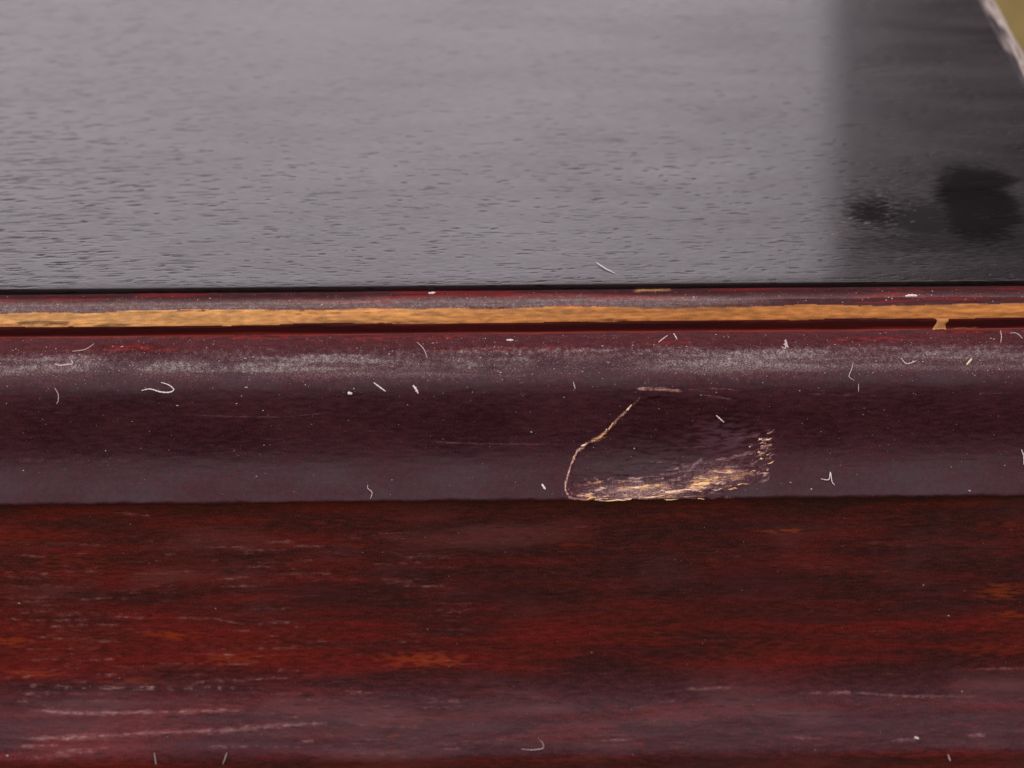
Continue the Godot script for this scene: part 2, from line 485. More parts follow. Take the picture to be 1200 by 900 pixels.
func board_textures() -> Array:
	var w := TW
	var h := BOARD_H
	var streak := layer(w, h, 21, 0.035, 10, 6)
	var fine := layer(w, h, 22, 0.16, 4, 4)
	var grain := layer(w, h, 23, 0.3, 1, 3)
	var blob := layer(w, h, 24, 0.008, 2, 4)
	var cloud := layer(w, h, 25, 0.014, 4, 4)
	var color := PackedByteArray()
	color.resize(w * h * 3)
	var orm := PackedByteArray()
	orm.resize(w * h * 3)
	for j in h:
		var s := (j + 0.5) / PPM
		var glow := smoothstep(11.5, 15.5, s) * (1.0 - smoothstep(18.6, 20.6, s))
		var low := smoothstep(19.2, 21.5, s) * (1.0 - smoothstep(27.2, 28.4, s))
		var brim := 1.0 - smoothstep(0.8, 2.6, s)  # brighter red painted under the lip to offset the shadow there
		for i in w:
			var k := j * w + i
			var x := i / PPM + X0
			var st := streak[k] / 255.0
			var fi := fine[k] / 255.0
			var gr := grain[k] / 255.0
			var bl := blob[k] / 255.0
			var cd := cloud[k] / 255.0
			var left := 1.0 - smoothstep(-35.0, 5.0, x)
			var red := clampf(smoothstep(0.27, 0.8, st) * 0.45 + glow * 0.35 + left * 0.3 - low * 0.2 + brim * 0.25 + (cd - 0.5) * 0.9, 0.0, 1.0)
			var veil := clampf(smoothstep(0.5, 0.8, bl) * 0.35 * (1.0 - glow) + low * 0.14 + smoothstep(0.6, 0.85, cd) * 0.16 * (1.0 - glow), 0.0, 0.6)
			var n := 0.5 * (fi - 0.5) + 0.75 * (gr - 0.5)
			var r := lerpf(64, 112, red) + 78 * n
			var g := lerpf(26, 28, red) + 38 * n
			var b := lerpf(31, 29, red) + 38 * n
			r = lerpf(r, 94, veil)
			g = lerpf(g, 56, veil)
			b = lerpf(b, 58, veil)
			var speck := 0.12 * smoothstep(0.7, 0.95, gr) * (0.4 + low)
			color[k * 3] = int(clampf(lerpf(r, 150, speck), 0, 255))
			color[k * 3 + 1] = int(clampf(lerpf(g, 130, speck), 0, 255))
			color[k * 3 + 2] = int(clampf(lerpf(b, 128, speck), 0, 255))
			orm[k * 3] = 255
			orm[k * 3 + 1] = int(clampf(0.44 + 0.25 * veil + 0.16 * (fi - 0.5), 0, 1) * 255)
	var im := as_image(color, w, h, Image.FORMAT_RGB8)
	var orange := Color8(160, 66, 28)
	var crimson := Color8(126, 36, 26)
	var purple := Color8(64, 28, 40)
	var veil_c := Color8(112, 72, 72)
	for q in [[-45.8, 16.0, 2.6, 0.9, 0.8], [-31.0, 15.5, 3.4, 0.8, 0.65], [-26.0, 18.2, 4.2, 1.0, 0.6], [-8.5, 18.5, 5.5, 1.3, 0.75], [24.0, 4.4, 3.0, 0.35, 0.8], [44.0, 11.4, 3.0, 1.4, 0.7], [45.0, 14.0, 2.6, 0.6, 0.6], [-35.0, 20.6, 4.0, 0.5, 0.4], [-44.0, 19.6, 4.0, 0.8, 0.5]]:
		patch(im, fine, q[0], q[1], q[2], q[3], orange, q[4])
	for q in [[-39.7, 7.0, 6.0, 1.0, 0.6], [-40.0, 16.5, 9.0, 2.6, 0.5], [-22.0, 17.0, 7.0, 2.4, 0.5], [43.5, 18.0, 6.0, 1.1, 0.6], [-16.0, 3.0, 2.4, 0.4, 0.8], [-14.0, 5.7, 2.0, 0.3, 0.8], [5.5, 5.7, 3.0, 0.5, 0.7], [12.0, 16.0, 7.0, 2.0, 0.4], [-44.0, 4.0, 8.0, 1.4, 0.4], [15.0, 2.6, 3.0, 0.5, 0.6], [44.0, 3.8, 4.0, 0.5, 0.6], [22.0, 18.0, 9.0, 1.6, 0.35], [40.0, 28.2, 14.0, 0.5, 0.4], [4.0, 28.4, 14.0, 0.4, 0.6], [-36.0, 28.4, 10.0, 0.4, 0.6]]:
		patch(im, fine, q[0], q[1], q[2], q[3], crimson, q[4])
	for q in [[22.0, 10.1, 8.0, 2.6, 0.5], [37.5, 12.0, 6.0, 3.2, 0.4], [0.0, 10.5, 7.0, 2.0, 0.55], [-18.0, 11.5, 5.0, 2.6, 0.5], [17.0, 27.0, 10.0, 1.2, 0.6], [35.0, 25.5, 12.0, 2.2, 0.5], [-24.0, 26.8, 10.0, 1.2, 0.7], [-4.0, 15.0, 4.0, 1.0, 0.4], [28.0, 14.4, 8.0, 0.7, 0.5]]:
		patch(im, cloud, q[0], q[1], q[2], q[3], purple, q[4])
	for q in [[-2.0, 4.4, 11.0, 3.2, 0.55], [-27.0, 5.0, 9.0, 2.2, 0.4], [-31.0, 9.2, 5.0, 1.6, 0.5], [-42.0, 10.4, 5.0, 1.2, 0.35], [2.0, 22.6, 8.0, 1.6, 0.5], [-40.0, 22.6, 10.0, 1.0, 0.3], [26.0, 24.6, 5.0, 1.6, 0.4], [43.0, 21.6, 7.0, 1.2, 0.45], [-15.0, 23.4, 9.0, 2.2, 0.35], [15.0, 24.6, 6.0, 0.9, 0.4], [-13.0, 27.6, 8.0, 1.0, 0.4]]:
		patch(im, cloud, q[0], q[1], q[2], q[3], veil_c, q[4])
	# dusty and dark open pores
	var dust_c := Color8(176, 142, 138)
	for q in [[-39.26, 11.44, -36.16, 11.19], [-36.3, 13.31, -33.39, 13.63], [-30.91, 13.57, -27.05, 13.71, -24.15, 14.52], [-21.07, 8.76, -16.09, 8.72], [-27.23, 9.36, -23.76, 9.02], [-19.97, 26.45, -18.4, 26.31], [-15.65, 21.77, -12.91, 21.95],
			[7.83, 26.55, 11.35, 26.43], [15.65, 21.9, 19.96, 21.78], [26.22, 22.32, 31.31, 22.37, 36.01, 22.73, 42.67, 22.79], [25.45, 26.4, 28.19, 26.58], [34.46, 26.8, 36.96, 26.66], [41.5, 26.39, 43.23, 26.41],
			[-42.29, 27.19, -38.37, 27.15], [42.2, 20.15, 46.88, 20.11], [-35.54, 1.66, -32.16, 2.08]]:
		stroke(im, q, 0.3, dust_c, 0.6, 0.8)
		stroke(im, q, 0.16, dust_c, 0.5, 0.9)
	for q in [[-44.63, 23.24, -39.93, 23.6, -31.32, 23.52, -24.66, 23.43], [-44.64, 25.91, -39.55, 25.8, -37.0, 25.6], [-37.5, 25.7, -35.24, 25.53, -31.32, 25.41, -26.63, 25.29, -21.14, 24.88, -17.23, 24.68]]:
		stroke(im, q, 0.5, dust_c, 0.55, 0.8)
		stroke(im, q, 0.3, dust_c, 0.6, 0.9)
		stroke(im, q, 0.14, Color8(205, 180, 172), 0.6, 0.9)
	stroke(im, [3.52, 25.18, 0.0, 26.24, -6.26, 26.74, -10.18, 27.33, -15.66, 27.75], 0.4, Color8(130, 96, 94), 0.5, 0.9)
	stroke(im, [-46.92, 20.88, -39.11, 21.21, -31.29, 21.29, -22.3, 21.37], 0.34, dust_c, 1.0, 1.5)
	stroke(im, [-46.92, 20.95, -39.11, 21.28, -31.29, 21.36, -22.3, 21.44], 0.2, Color8(36, 20, 22), 0.7, 0.8)
	stroke(im, [-46.89, 20.19, -42.17, 19.78], 0.16, dust_c, 0.7, 1.4)
	stroke(im, [-46.36, 13.48, -43.29, 13.71, -40.2, 13.85], 0.26, dust_c, 0.8, 1.5)
	stroke(im, [6.26, 24.19, 12.53, 23.3, 15.66, 22.7], 0.34, veil_c, 0.6, 0.8)
	stroke(im, [-11.07, 6.66, -5.34, 6.91], 0.4, Color8(120, 80, 76), 0.55, 0.9)
	stroke(im, [-12.27, 9.44, -9.21, 9.96], 0.7, Color8(140, 84, 80), 0.7, 0.7)
	stroke(im, [31.23, 5.63, 35.84, 6.25], 0.4, Color8(126, 78, 72), 0.6, 0.8)
	stroke(im, [25.64, 8.33, 28.72, 8.66], 0.4, Color8(112, 80, 76), 0.6, 0.8)
	for q in [[-45.85, 7.41, -41.29, 7.75, -36.71, 7.9, -32.53, 8.24], [-46.32, 13.7, -41.72, 13.95], [-25.18, 6.68, -21.37, 6.82], [-44.12, 4.96, -38.45, 5.4], [-10.93, 19.57, -3.9, 19.55], [-32.79, 19.61, -23.42, 19.53], [38.14, 6.37, 44.26, 6.63], [40.0, 16.0, 45.0, 16.2], [-4.0, 8.2, 5.0, 8.4], [-16.0, 15.2, -11.0, 15.3]]:
		stroke(im, q, 0.24, Color8(34, 20, 20), 0.8, 0.8)
	for k in 1500:
		var x := rng.randf_range(-74, 64)
		var s := rng.randf_range(0.6, 28.0)
		var l := rng.randf_range(0.5, 5.0) * rng.randf()
		var tilt := rng.randf_range(-0.03, 0.05)
		var c: Color = [Color8(44, 16, 18), Color8(120, 84, 80), Color8(150, 40, 24), Color8(36, 16, 18), Color8(128, 66, 60)][k % 5]
		stroke(im, [x, s, x + l, s + l * tilt], rng.randf_range(0.05, 0.2), c, rng.randf_range(0.3, 0.85), 0.8)
	# crisp open pores, and dusty broken streaks at the worn end
	for k in 900:
		var x := rng.randf_range(-74, 58)
		var s := rng.randf_range(0.8, 28.0)
		var l := rng.randf_range(0.3, 1.8)
		stroke(im, [x, s, x + l, s + l * rng.randf_range(-0.03, 0.05)], rng.randf_range(0.04, 0.09), Color8(24, 12, 12), rng.randf_range(0.5, 1.0), 0.2)
	for k in 280:
		var x := -46.0 + 40.0 * pow(rng.randf(), 1.6)
		var s := rng.randf_range(4.0, 28.0)
		var l := rng.randf_range(0.6, 5.0)
		stroke(im, [x, s, x + l, s + l * rng.randf_range(-0.03, 0.03)], rng.randf_range(0.1, 0.34), [Color8(150, 112, 108), Color8(128, 84, 84), Color8(186, 156, 150)][k % 3], rng.randf_range(0.3, 0.75), 0.9)
	var bump := PackedByteArray()
	bump.resize(w * h)
	for k in w * h:
		bump[k] = (streak[k] * 3 + fine[k] * 3 + grain[k] * 2) >> 3
	return [im, as_image(orm, w, h, Image.FORMAT_RGB8), as_image(bump, w, h, Image.FORMAT_L8)]


func top_textures() -> Array:
	var w := TW
	var h := TOP_H
	var streak := layer(w, h, 31, 0.02, 8, 4)
	var fine := layer(w, h, 32, 0.2, 4, 2)
	var blob := layer(w, h, 33, 0.006, 2, 4)
	var grain := layer(w, h, 34, 0.45, 1, 2)
	var hair := layer(w, h, 35, 0.3, 8, 2)
	var pit := PackedFloat32Array()
	pit.resize(w * h)
	# open pores: short dents along the grain, closest together by the front and towards the worn end
	for k in 11500:
		var x := rng.randf_range(-75, 60)
		var z := Z_FRONT - 70.0 * pow(rng.randf(), 1.25)
		var worn := 1.0 - smoothstep(-48.0, -18.0, x)
		if rng.randf() > 0.6 + 0.4 * worn + 0.25 * (blob[clampi(int((z - Z_BACK) * PPM), 0, h - 1) * w + clampi(int((x - X0) * PPM), 0, w - 1)] / 255.0 - 0.5):
			continue
		var half := rng.randf_range(0.2, 0.7) * (1.0 + 1.1 * worn * rng.randf())
		if rng.randf() < 0.06:
			half *= 2.2
		var thick := lerpf(0.03, 0.10, pow(rng.randf(), 1.6))
		var deep := lerpf(0.2, 1.0, pow(rng.randf(), 1.3)) * (0.8 + 0.4 * worn) * lerpf(0.5, 1.0, smoothstep(-42.0, -20.0, z))
		var tilt := rng.randf_range(-0.05, 0.05) - 0.05 * worn
		var px := (x - X0) * PPM
		var py := (z - Z_BACK) * PPM
		for ix in range(int(px - half * PPM), int(px + half * PPM) + 1):
			if ix < 0 or ix >= w:
				continue
			var u := (ix - px) / (half * PPM)
			var cy := py + (ix - px) * tilt
			var r := thick * PPM * sqrt(maxf(0.05, 1.0 - u * u))
			for iy in range(maxi(0, int(cy - r * 2.0)), mini(h, int(cy + r * 2.0) + 2)):
				var e := (iy + 0.5 - cy) / maxf(r, 0.6)
				var v := deep * exp(-e * e) * (1.0 - 0.6 * u * u)
				if v > pit[iy * w + ix]:
					pit[iy * w + ix] = v
	var color := PackedByteArray()
	color.resize(w * h * 3)
	var orm := PackedByteArray()
	orm.resize(w * h * 3)
	var bump := PackedByteArray()
	bump.resize(w * h)
	for j in h:
		var z := (j + 0.5) / PPM + Z_BACK
		for i in w:
			var k := j * w + i
			var x := i / PPM + X0
			var p := pit[k]
			var st := streak[k] / 255.0
			var fi := fine[k] / 255.0
			var bl := blob[k] / 255.0
			# dark reflections painted into the finish, and the scuffed spot beside them
			var gr := grain[k] / 255.0
			var reflection_scuff := 0.0
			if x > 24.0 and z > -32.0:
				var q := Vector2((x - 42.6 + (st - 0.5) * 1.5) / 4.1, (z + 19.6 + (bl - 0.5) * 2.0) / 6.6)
				reflection_scuff = 0.92 * (1.0 - smoothstep(0.6, 1.25, pow(pow(absf(q.x), 3.0) + pow(absf(q.y), 3.0), 0.333) + 0.2 * (st - 0.5) + 0.35 * (fi - 0.5)))
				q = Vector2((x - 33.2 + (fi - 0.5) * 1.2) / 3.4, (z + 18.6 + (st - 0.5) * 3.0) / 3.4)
				reflection_scuff = maxf(reflection_scuff, 0.85 * (1.0 - smoothstep(0.4, 1.1, q.length() + 1.3 * (fi - 0.45) + 0.6 * (gr - 0.5))))
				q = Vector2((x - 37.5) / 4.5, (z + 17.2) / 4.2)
				reflection_scuff = maxf(reflection_scuff, 0.72 * (1.0 - smoothstep(0.3, 1.1, q.length() + 0.9 * (bl - 0.4) + 0.4 * (fi - 0.5))))
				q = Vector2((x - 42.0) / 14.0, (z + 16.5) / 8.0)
				reflection_scuff = maxf(reflection_scuff, 0.62 * (1.0 - smoothstep(0.35, 1.05, q.length() + 0.8 * (fi - 0.5) + 0.5 * (st - 0.5))) * smoothstep(28.5, 31.0, x + 2.0 * (fi - 0.5)))
			var worn_front := 0.5 * smoothstep(-9.6, -8.6, z)
			var cover := clampf(p * 0.85 + worn_front, 0.0, 1.0)
			color[k * 3] = int(lerpf(33 + 12 * (st - 0.5), 14, maxf(reflection_scuff, p)))
			color[k * 3 + 1] = int(lerpf(27 + 10 * (st - 0.5), 10, maxf(reflection_scuff, p)))
			color[k * 3 + 2] = int(lerpf(29 + 10 * (st - 0.5), 10, maxf(reflection_scuff, p)))
			orm[k * 3] = int(clampf(0.86 + 0.4 * (gr - 0.5) + 0.7 * (hair[k] / 255.0 - 0.5) - cover - reflection_scuff, 0.0, 1.0) * 255)
			orm[k * 3 + 1] = int(clampf(0.25 + 0.10 * (bl - 0.5) + 0.14 * (st - 0.5) + 0.3 * p + 0.4 * reflection_scuff, 0, 1) * 255)
			orm[k * 3 + 2] = int(clampf(maxf(reflection_scuff * 1.1, p * 0.75), 0, 1) * 255)
			bump[k] = int(clampf(0.8 - 0.6 * p + 0.10 * (gr - 0.5) + 0.09 * (hair[k] / 255.0 - 0.5) + 0.08 * (fi - 0.5) + 0.05 * (st - 0.5), 0, 1) * 255)
	var im := as_image(color, w, h, Image.FORMAT_RGB8)
	for k in 70:
		var x := 33.4 + rng.randfn() * 2.0
		var z := -18.6 + rng.randfn() * 1.8
		stroke(im, [x, z, x + rng.randf_range(0.15, 0.6), z - rng.randf_range(0.0, 0.2)], rng.randf_range(0.06, 0.16), Color8(170, 158, 156), rng.randf_range(0.3, 0.8), 0.3, Z_BACK)
	for k in 40:
		var x := rng.randf_range(28.0, 50.0)
		var z := rng.randf_range(-34.0, -9.0)
		stroke(im, [x, z, x + rng.randf_range(0.3, 1.6), z], rng.randf_range(0.05, 0.14), Color8(140, 128, 128), rng.randf_range(0.1, 0.4), 0.5, Z_BACK)
	return [im, as_image(orm, w, h, Image.FORMAT_RGB8), as_image(bump, w, h, Image.FORMAT_L8)]


func surfaced(t: Array, called: String, relief_mm: float) -> StandardMaterial3D:
	var m := StandardMaterial3D.new()
	m.resource_name = called
	m.albedo_texture = ImageTexture.create_from_image(t[0])
	var orm := ImageTexture.create_from_image(t[1])
	m.roughness = 1.0
	m.roughness_texture = orm
	m.roughness_texture_channel = BaseMaterial3D.TEXTURE_CHANNEL_GREEN
	m.heightmap_enabled = true
	m.heightmap_texture = ImageTexture.create_from_image(t[2])
	m.heightmap_scale = relief_mm * 0.1
	return m


func plain(called: String, c: Color, rough: float) -> StandardMaterial3D:
	var m := StandardMaterial3D.new()
	m.resource_name = called
	m.albedo_color = c
	m.roughness = rough
	return m


# ---------------------------------------------------------------- the surface the piece stands on
func backdrop() -> void:
	var m := plain("olive_cloth", Color8(128, 112, 58), 0.9)
	var n := FastNoiseLite.new()
	n.frequency = 0.08
	n.fractal_octaves = 4
	var t := NoiseTexture2D.new()
	t.width = 256
	t.height = 256
	t.seamless = true
	t.noise = n
	var ramp := Gradient.new()
	ramp.set_color(0, Color(0.84, 0.83, 0.8))
	ramp.set_color(1, Color(1, 1, 1))
	t.color_ramp = ramp
	m.albedo_texture = t
	m.uv1_scale = Vector3(20, 20, 20)
	var p := PlaneMesh.new()
	p.size = Vector2(3.0, 3.0)
	var o := build("ground", p, m, self)
	o.position = Vector3(0, -0.0601, 0)
	tag(o, "dull olive surface that the furniture stands on, seen past its pale rim", "surface", "", "structure")


# ---------------------------------------------------------------- the piece of furniture
func end_x(z: float) -> float:
	return 59.2 + 0.189 * z


func furniture() -> void:
	var root := Node3D.new()
	root.name = "lacquered_furniture"
	add_child(root)
	tag(root, "dark red lacquered furniture edge with glossy top, worn tan strip and chipped moulding", "furniture")
	var t := trim_textures()
	var trim := surfaced(t, "worn_lacquer", 0.018)
	trim.metallic_specular = 0.34
	t = board_textures()
	var board := surfaced(t, "red_lacquered_wood", 0.03)
	board.metallic_specular = 0.42
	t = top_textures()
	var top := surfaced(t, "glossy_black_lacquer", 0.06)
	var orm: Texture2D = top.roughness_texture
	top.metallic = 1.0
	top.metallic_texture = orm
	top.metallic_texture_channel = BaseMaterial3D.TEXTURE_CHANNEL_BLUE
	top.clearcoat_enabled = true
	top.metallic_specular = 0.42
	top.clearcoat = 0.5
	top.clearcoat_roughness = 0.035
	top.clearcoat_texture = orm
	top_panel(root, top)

	var v := TRIM_H / PPM
	var ledge := build("ledge", sweep(piece(SECTION, 0.55, 2.6, 0.06, 2), -75, 57, 800, v, waver), trim, root)
	tag(ledge, "narrow dusty ledge along the front of the top")
	var strip := build("wood_strip", sweep(piece(SECTION, 2.6, 4.4, 0.06, 2), -75, 57, 900, v, strip_bend), trim, root)
	tag(strip, "bare tan wood where the lacquer has worn off")
	build("fillet", sweep(piece(SECTION, 4.4, 5.42, 0.06, 2), -75, 57, 800, v, waver), trim, root)
	var mould := build("moulding", sweep(piece(SECTION, 5.42, 23.2, 0.09, 2), -75, 57, 1400, v, moulding_bend), trim, root)
	tag(mould, "dark moulding with a dust band and a torn chip at its lip")
	wood_drip(root)
	splinters(mould)
	build("lower_board", sweep(piece(BOARD_SECTION, 0.0, 53.0, 0.25, 2), -75, 57, 500, BOARD_H / PPM, board_bend), board, root)
	# the body behind the trim
	var st := SurfaceTool.new()
	st.begin(Mesh.PRIMITIVE_TRIANGLES)
	var outline := [Vector2(-74.8, -5.5), Vector2(-74.8, -78.0), Vector2(41.6, -78.0), Vector2(54.0, -9.0), Vector2(54.2, -5.5)]
	prism(st, outline, -60.0, 0.9)
	st.generate_normals()
	var dark := plain("dark_side_lacquer", Color8(52, 24, 24), 0.5)
	build("carcass", st.commit(), dark, root)


func prism(st: SurfaceTool, outline: Array, low: float, high: float) -> void:
	var flat := PackedVector2Array(outline)
	st.set_smooth_group(-1)
	for tri in [[low, false], [high, true]]:
		var index := Geometry2D.triangulate_polygon(flat)
		for k in range(0, index.size(), 3):
			var a := flat[index[k]]
			var b := flat[index[k + 1]]
			var c := flat[index[k + 2]]
			var up := (b - a).cross(c - a) > 0.0    # seen from above, x right and z towards the viewer
			var order := [a, b, c] if up == tri[1] else [a, c, b]
			for q in order:
				st.add_vertex(Vector3(q.x, tri[0], q.y) * MM)
	for k in flat.size():
		var a := flat[k]
		var b := flat[(k + 1) % flat.size()]
		for q in [[a, low], [a, high], [b, high], [a, low], [b, high], [b, low]]:
			st.add_vertex(Vector3(q[0].x, q[1], q[0].y) * MM)


func strip_bend(x: float, s: float) -> float:
	return waver(x, s) + 0.05 * rough_noise.get_noise_2d(x * 0.2, s * 1.5)


func top_panel(root: Node3D, m: Material) -> void:
	var line: Array = []      # (front, height)
	for k in 141:
		line.append(Vector2(lerpf(Z_BACK, Z_FRONT, k / 140.0), TOP_Y))
	for q in [[-8.44, 4.485], [-8.39, 4.45], [-8.345, 4.37], [-8.325, 4.25], [-8.32, 4.1], [-8.33, 3.7]]:
		line.append(Vector2(q[0], q[1]))
	var nx := 240
	var pos := PackedVector3Array()
	var uv := PackedVector2Array()
	for q in line:
		for i in nx + 1:
			var x := lerpf(X0, end_x(q.x) - 2.7, float(i) / nx)
			var swell := 0.05 * wobble.get_noise_2d(x * 0.35, q.x * 0.35)
			pos.append(Vector3(x, q.y + swell, q.x) * MM)
			uv.append(Vector2((x - X0) / SPAN, (q.x - Z_BACK) / 70.0 if q.x <= Z_FRONT else 0.9995 - (0.1 + TOP_Y - q.y) / 70.0))
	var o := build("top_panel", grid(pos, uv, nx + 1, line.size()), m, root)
	tag(o, "glossy dark top with open grain, a painted dark reflection and a scuff")
	# the rounded end of the top, rubbed pale
	var rim_c := plain("rubbed_rim", Color.WHITE, 0.6)
	var worn := layer(256, 256, 61, 0.04, 1, 4)
	var worn_im := Image.create(256, 256, false, Image.FORMAT_RGB8)
	for y in 256:
		for x in 256:
			var v := worn[y * 256 + x] / 255.0
			worn_im.set_pixel(x, y, Color8(50, 42, 44).lerp(Color8(206, 196, 184).lerp(Color8(150, 136, 122), smoothstep(0.55, 0.8, v)), smoothstep(0.02, 0.22, x / 256.0 + 0.5 * (v - 0.5))))
	var t := ImageTexture.create_from_image(worn_im)
	rim_c.albedo_texture = t
	pos = PackedVector3Array()
	uv = PackedVector2Array()
	var nz := 120
	for j in nz + 1:
		var z := lerpf(Z_BACK, Z_FRONT, float(j) / nz)
		for i in 13:
			var a := lerpf(0.0, PI * 0.75, i / 12.0)
			pos.append(Vector3(end_x(z) - 2.7 + 2.7 * sin(a) + 0.1 * wobble.get_noise_2d(z, 3.0), TOP_Y - 2.7 + 2.7 * cos(a) + 0.05 * wobble.get_noise_2d((end_x(z) - 2.7) * 0.35, z * 0.35), z) * MM)
			uv.append(Vector2(i / 12.0, j / float(nz)))
	var rim := build("end_rim", grid(pos, uv, 13, nz + 1), rim_c, o)
	tag(rim, "pale rubbed rim at the end of the top")


func wood_drip(root: Node3D) -> void:
	# a bare tab of wood that breaks the dark fillet
	var outline := [37.45, 4.22, 38.72, 4.22, 38.5, 4.6, 38.42, 5.0, 38.46, 5.34, 37.55, 5.36, 37.62, 5.0, 37.6, 4.6]
	var pos := PackedVector3Array()
	var uv := PackedVector2Array()
	var rows := 10
	for j in rows + 1:
		var t := j / float(rows)
		var s := lerpf(4.1, 5.4, t)
		var l := 37.5 + 0.14 * sin(t * 5.0)
		var r := lerpf(38.85, 38.6, smoothstep(0.1, 0.6, t)) + 0.05 * sin(t * 9.0)
		for i in 9:
			var u := i / 8.0
			var e := minf(1.0, 4.0 * minf(u, 1.0 - u))
			pos.append(spot("trim", lerpf(l, r, u), s, -0.03 + 0.13 * e))
			uv.append(Vector2(u, t))
	var m := plain("bare_wood", Color8(236, 170, 104), 0.75)
	var o := build("wood_tab", grid(pos, uv, 9, rows + 1), m, root)
	tag(o, "small bare tan tab of wood crossing the dark fillet")


func splinters(parent: Node3D) -> void:
	# raised slivers of torn wood in the chip: along, across, length, width, rise
	var wood := [plain("torn_wood", Color8(250, 206, 138), 0.8), plain("pale_torn_wood", Color8(254, 226, 186), 0.8), plain("dusty_torn_wood", Color8(214, 180, 160), 0.85)]
	var k := 0
	var slivers: Array = [[15.6, 20.15, 3.6, 0.34, -0.09], [16.4, 19.62, 2.4, 0.26, -0.06], [17.6, 19.0, 2.6, 0.2, 0.02], [9.6, 20.42, 2.6, 0.2, -0.09], [13.4, 20.85, 2.8, 0.2, -0.13], [17.8, 18.0, 3.4, 0.16, -0.16], [6.6, 21.2, 2.6, 0.14, 0.0], [10.4, 21.3, 3.0, 0.14, -0.02]]
	for n in 34:      # the broken fibres along the lip
		var x := rng.randf_range(5.2, 20.0)
		slivers.append([x, rng.randf_range(20.2, 21.55) - 0.10 * maxf(0.0, x - 13.0), rng.randf_range(0.4, 1.9), rng.randf_range(0.06, 0.18), rng.randf_range(-0.3, 0.12)])
	for n in 10:      # fibres that hang over the lip
		var x := rng.randf_range(5.0, 16.5)
		slivers.append([x, rng.randf_range(21.4, 21.7), rng.randf_range(0.5, 2.2), rng.randf_range(0.06, 0.13), rng.randf_range(-0.05, 0.06)])
	for n in 14:      # the torn far edge
		var a := rng.randf()
		slivers.append([22.0 - a * 0.4 + rng.randfn() * 0.4, lerpf(15.6, 19.8, a), rng.randf_range(0.3, 1.0), rng.randf_range(0.08, 0.2), rng.randf_range(-0.6, -0.1)])
	var crack := [11.0, 12.4, 10.14, 13.3, 9.2, 14.2, 8.4, 15.2, 7.5, 15.95, 6.45, 16.5, 5.7, 17.1, 5.15, 18.2, 4.85, 19.3, 4.65, 20.3]
	for n in 20:      # flakes of lacquer and wood lifted along the crack
		var m := rng.randi_range(0, crack.size() / 2 - 2)
		var a := rng.randf()
		var run: float = crack[2 * m + 2] - crack[2 * m]
		var x: float = crack[2 * m] + run * a + rng.randfn() * 0.06
		var s: float = lerpf(crack[2 * m + 1], crack[2 * m + 3], a) + rng.randfn() * 0.06
		var go := rng.randf_range(0.25, 0.7)
		slivers.append([x, s, run * go, rng.randf_range(0.1, 0.34), (crack[2 * m + 3] - crack[2 * m + 1]) / run])
	for q in slivers:
		var pos := PackedVector3Array()
		var uv := PackedVector2Array()
		for i in 9:
			var t := i / 8.0
			var x: float = q[0] + q[2] * t
			var s: float = q[1] + q[4] * q[2] * t + 0.05 * sin(t * 7.0 + q[0])
			var half: float = q[3] * 0.5 * pow(sin(PI * clampf(t, 0.03, 0.97)), 0.7) * (1.0 + 0.4 * sin(t * 11.0 + q[1] * 3.0))
			for j in 5:
				var u := j / 4.0
				pos.append(spot("trim", x, s + (u - 0.5) * 2.0 * half, -0.03 + 0.11 * sin(PI * u) * (0.6 + 0.6 * sin(q[0] * 9.0 + t * 3.0))))
				uv.append(Vector2(t, u))
		# rows run along the edge here, so turn the grid to face outwards
		var turned := PackedVector3Array()
		var turned_uv := PackedVector2Array()
		for j in 5:
			for i in 9:
				turned.append(pos[i * 5 + j])
				turned_uv.append(uv[i * 5 + j])
		build("splinter", grid(turned, turned_uv, 9, 5), wood[k % 3], parent)
		k += 1


# ---------------------------------------------------------------- lint, grains and dust that lie on it
func fibre(points: Array, radius: float) -> ArrayMesh:
	var path := PackedVector3Array()
	var curve := Curve3D.new()
	curve.bake_interval = 0.00012
	for k in points.size():
		var a: Vector3 = points[maxi(0, k - 1)]
		var b: Vector3 = points[mini(points.size() - 1, k + 1)]
		var h := (b - a) / 6.0
		curve.add_point(points[k], -h, h)
	path = curve.get_baked_points()
	var n := path.size()
	var pos := PackedVector3Array()
	var uv := PackedVector2Array()
	for k in n:
		var dir := (path[mini(n - 1, k + 1)] - path[maxi(0, k - 1)]).normalized()
		var side := dir.cross(Vector3(0.2, 0.77, 0.6)).normalized()
		var up := side.cross(dir)
		var t := k / float(n - 1)
		var r := 0.82 * radius * MM * (0.35 + 0.65 * pow(sin(PI * clampf(t, 0.04, 0.96)), 0.5)) * (1.0 + 0.25 * sin(k * 1.7))
		for j in 7:
			var a := TAU * j / 6.0
			pos.append(path[k] + (side * cos(a) + up * sin(a)) * r)
			uv.append(Vector2(j / 6.0, t))
	return grid(pos, uv, 7, n)


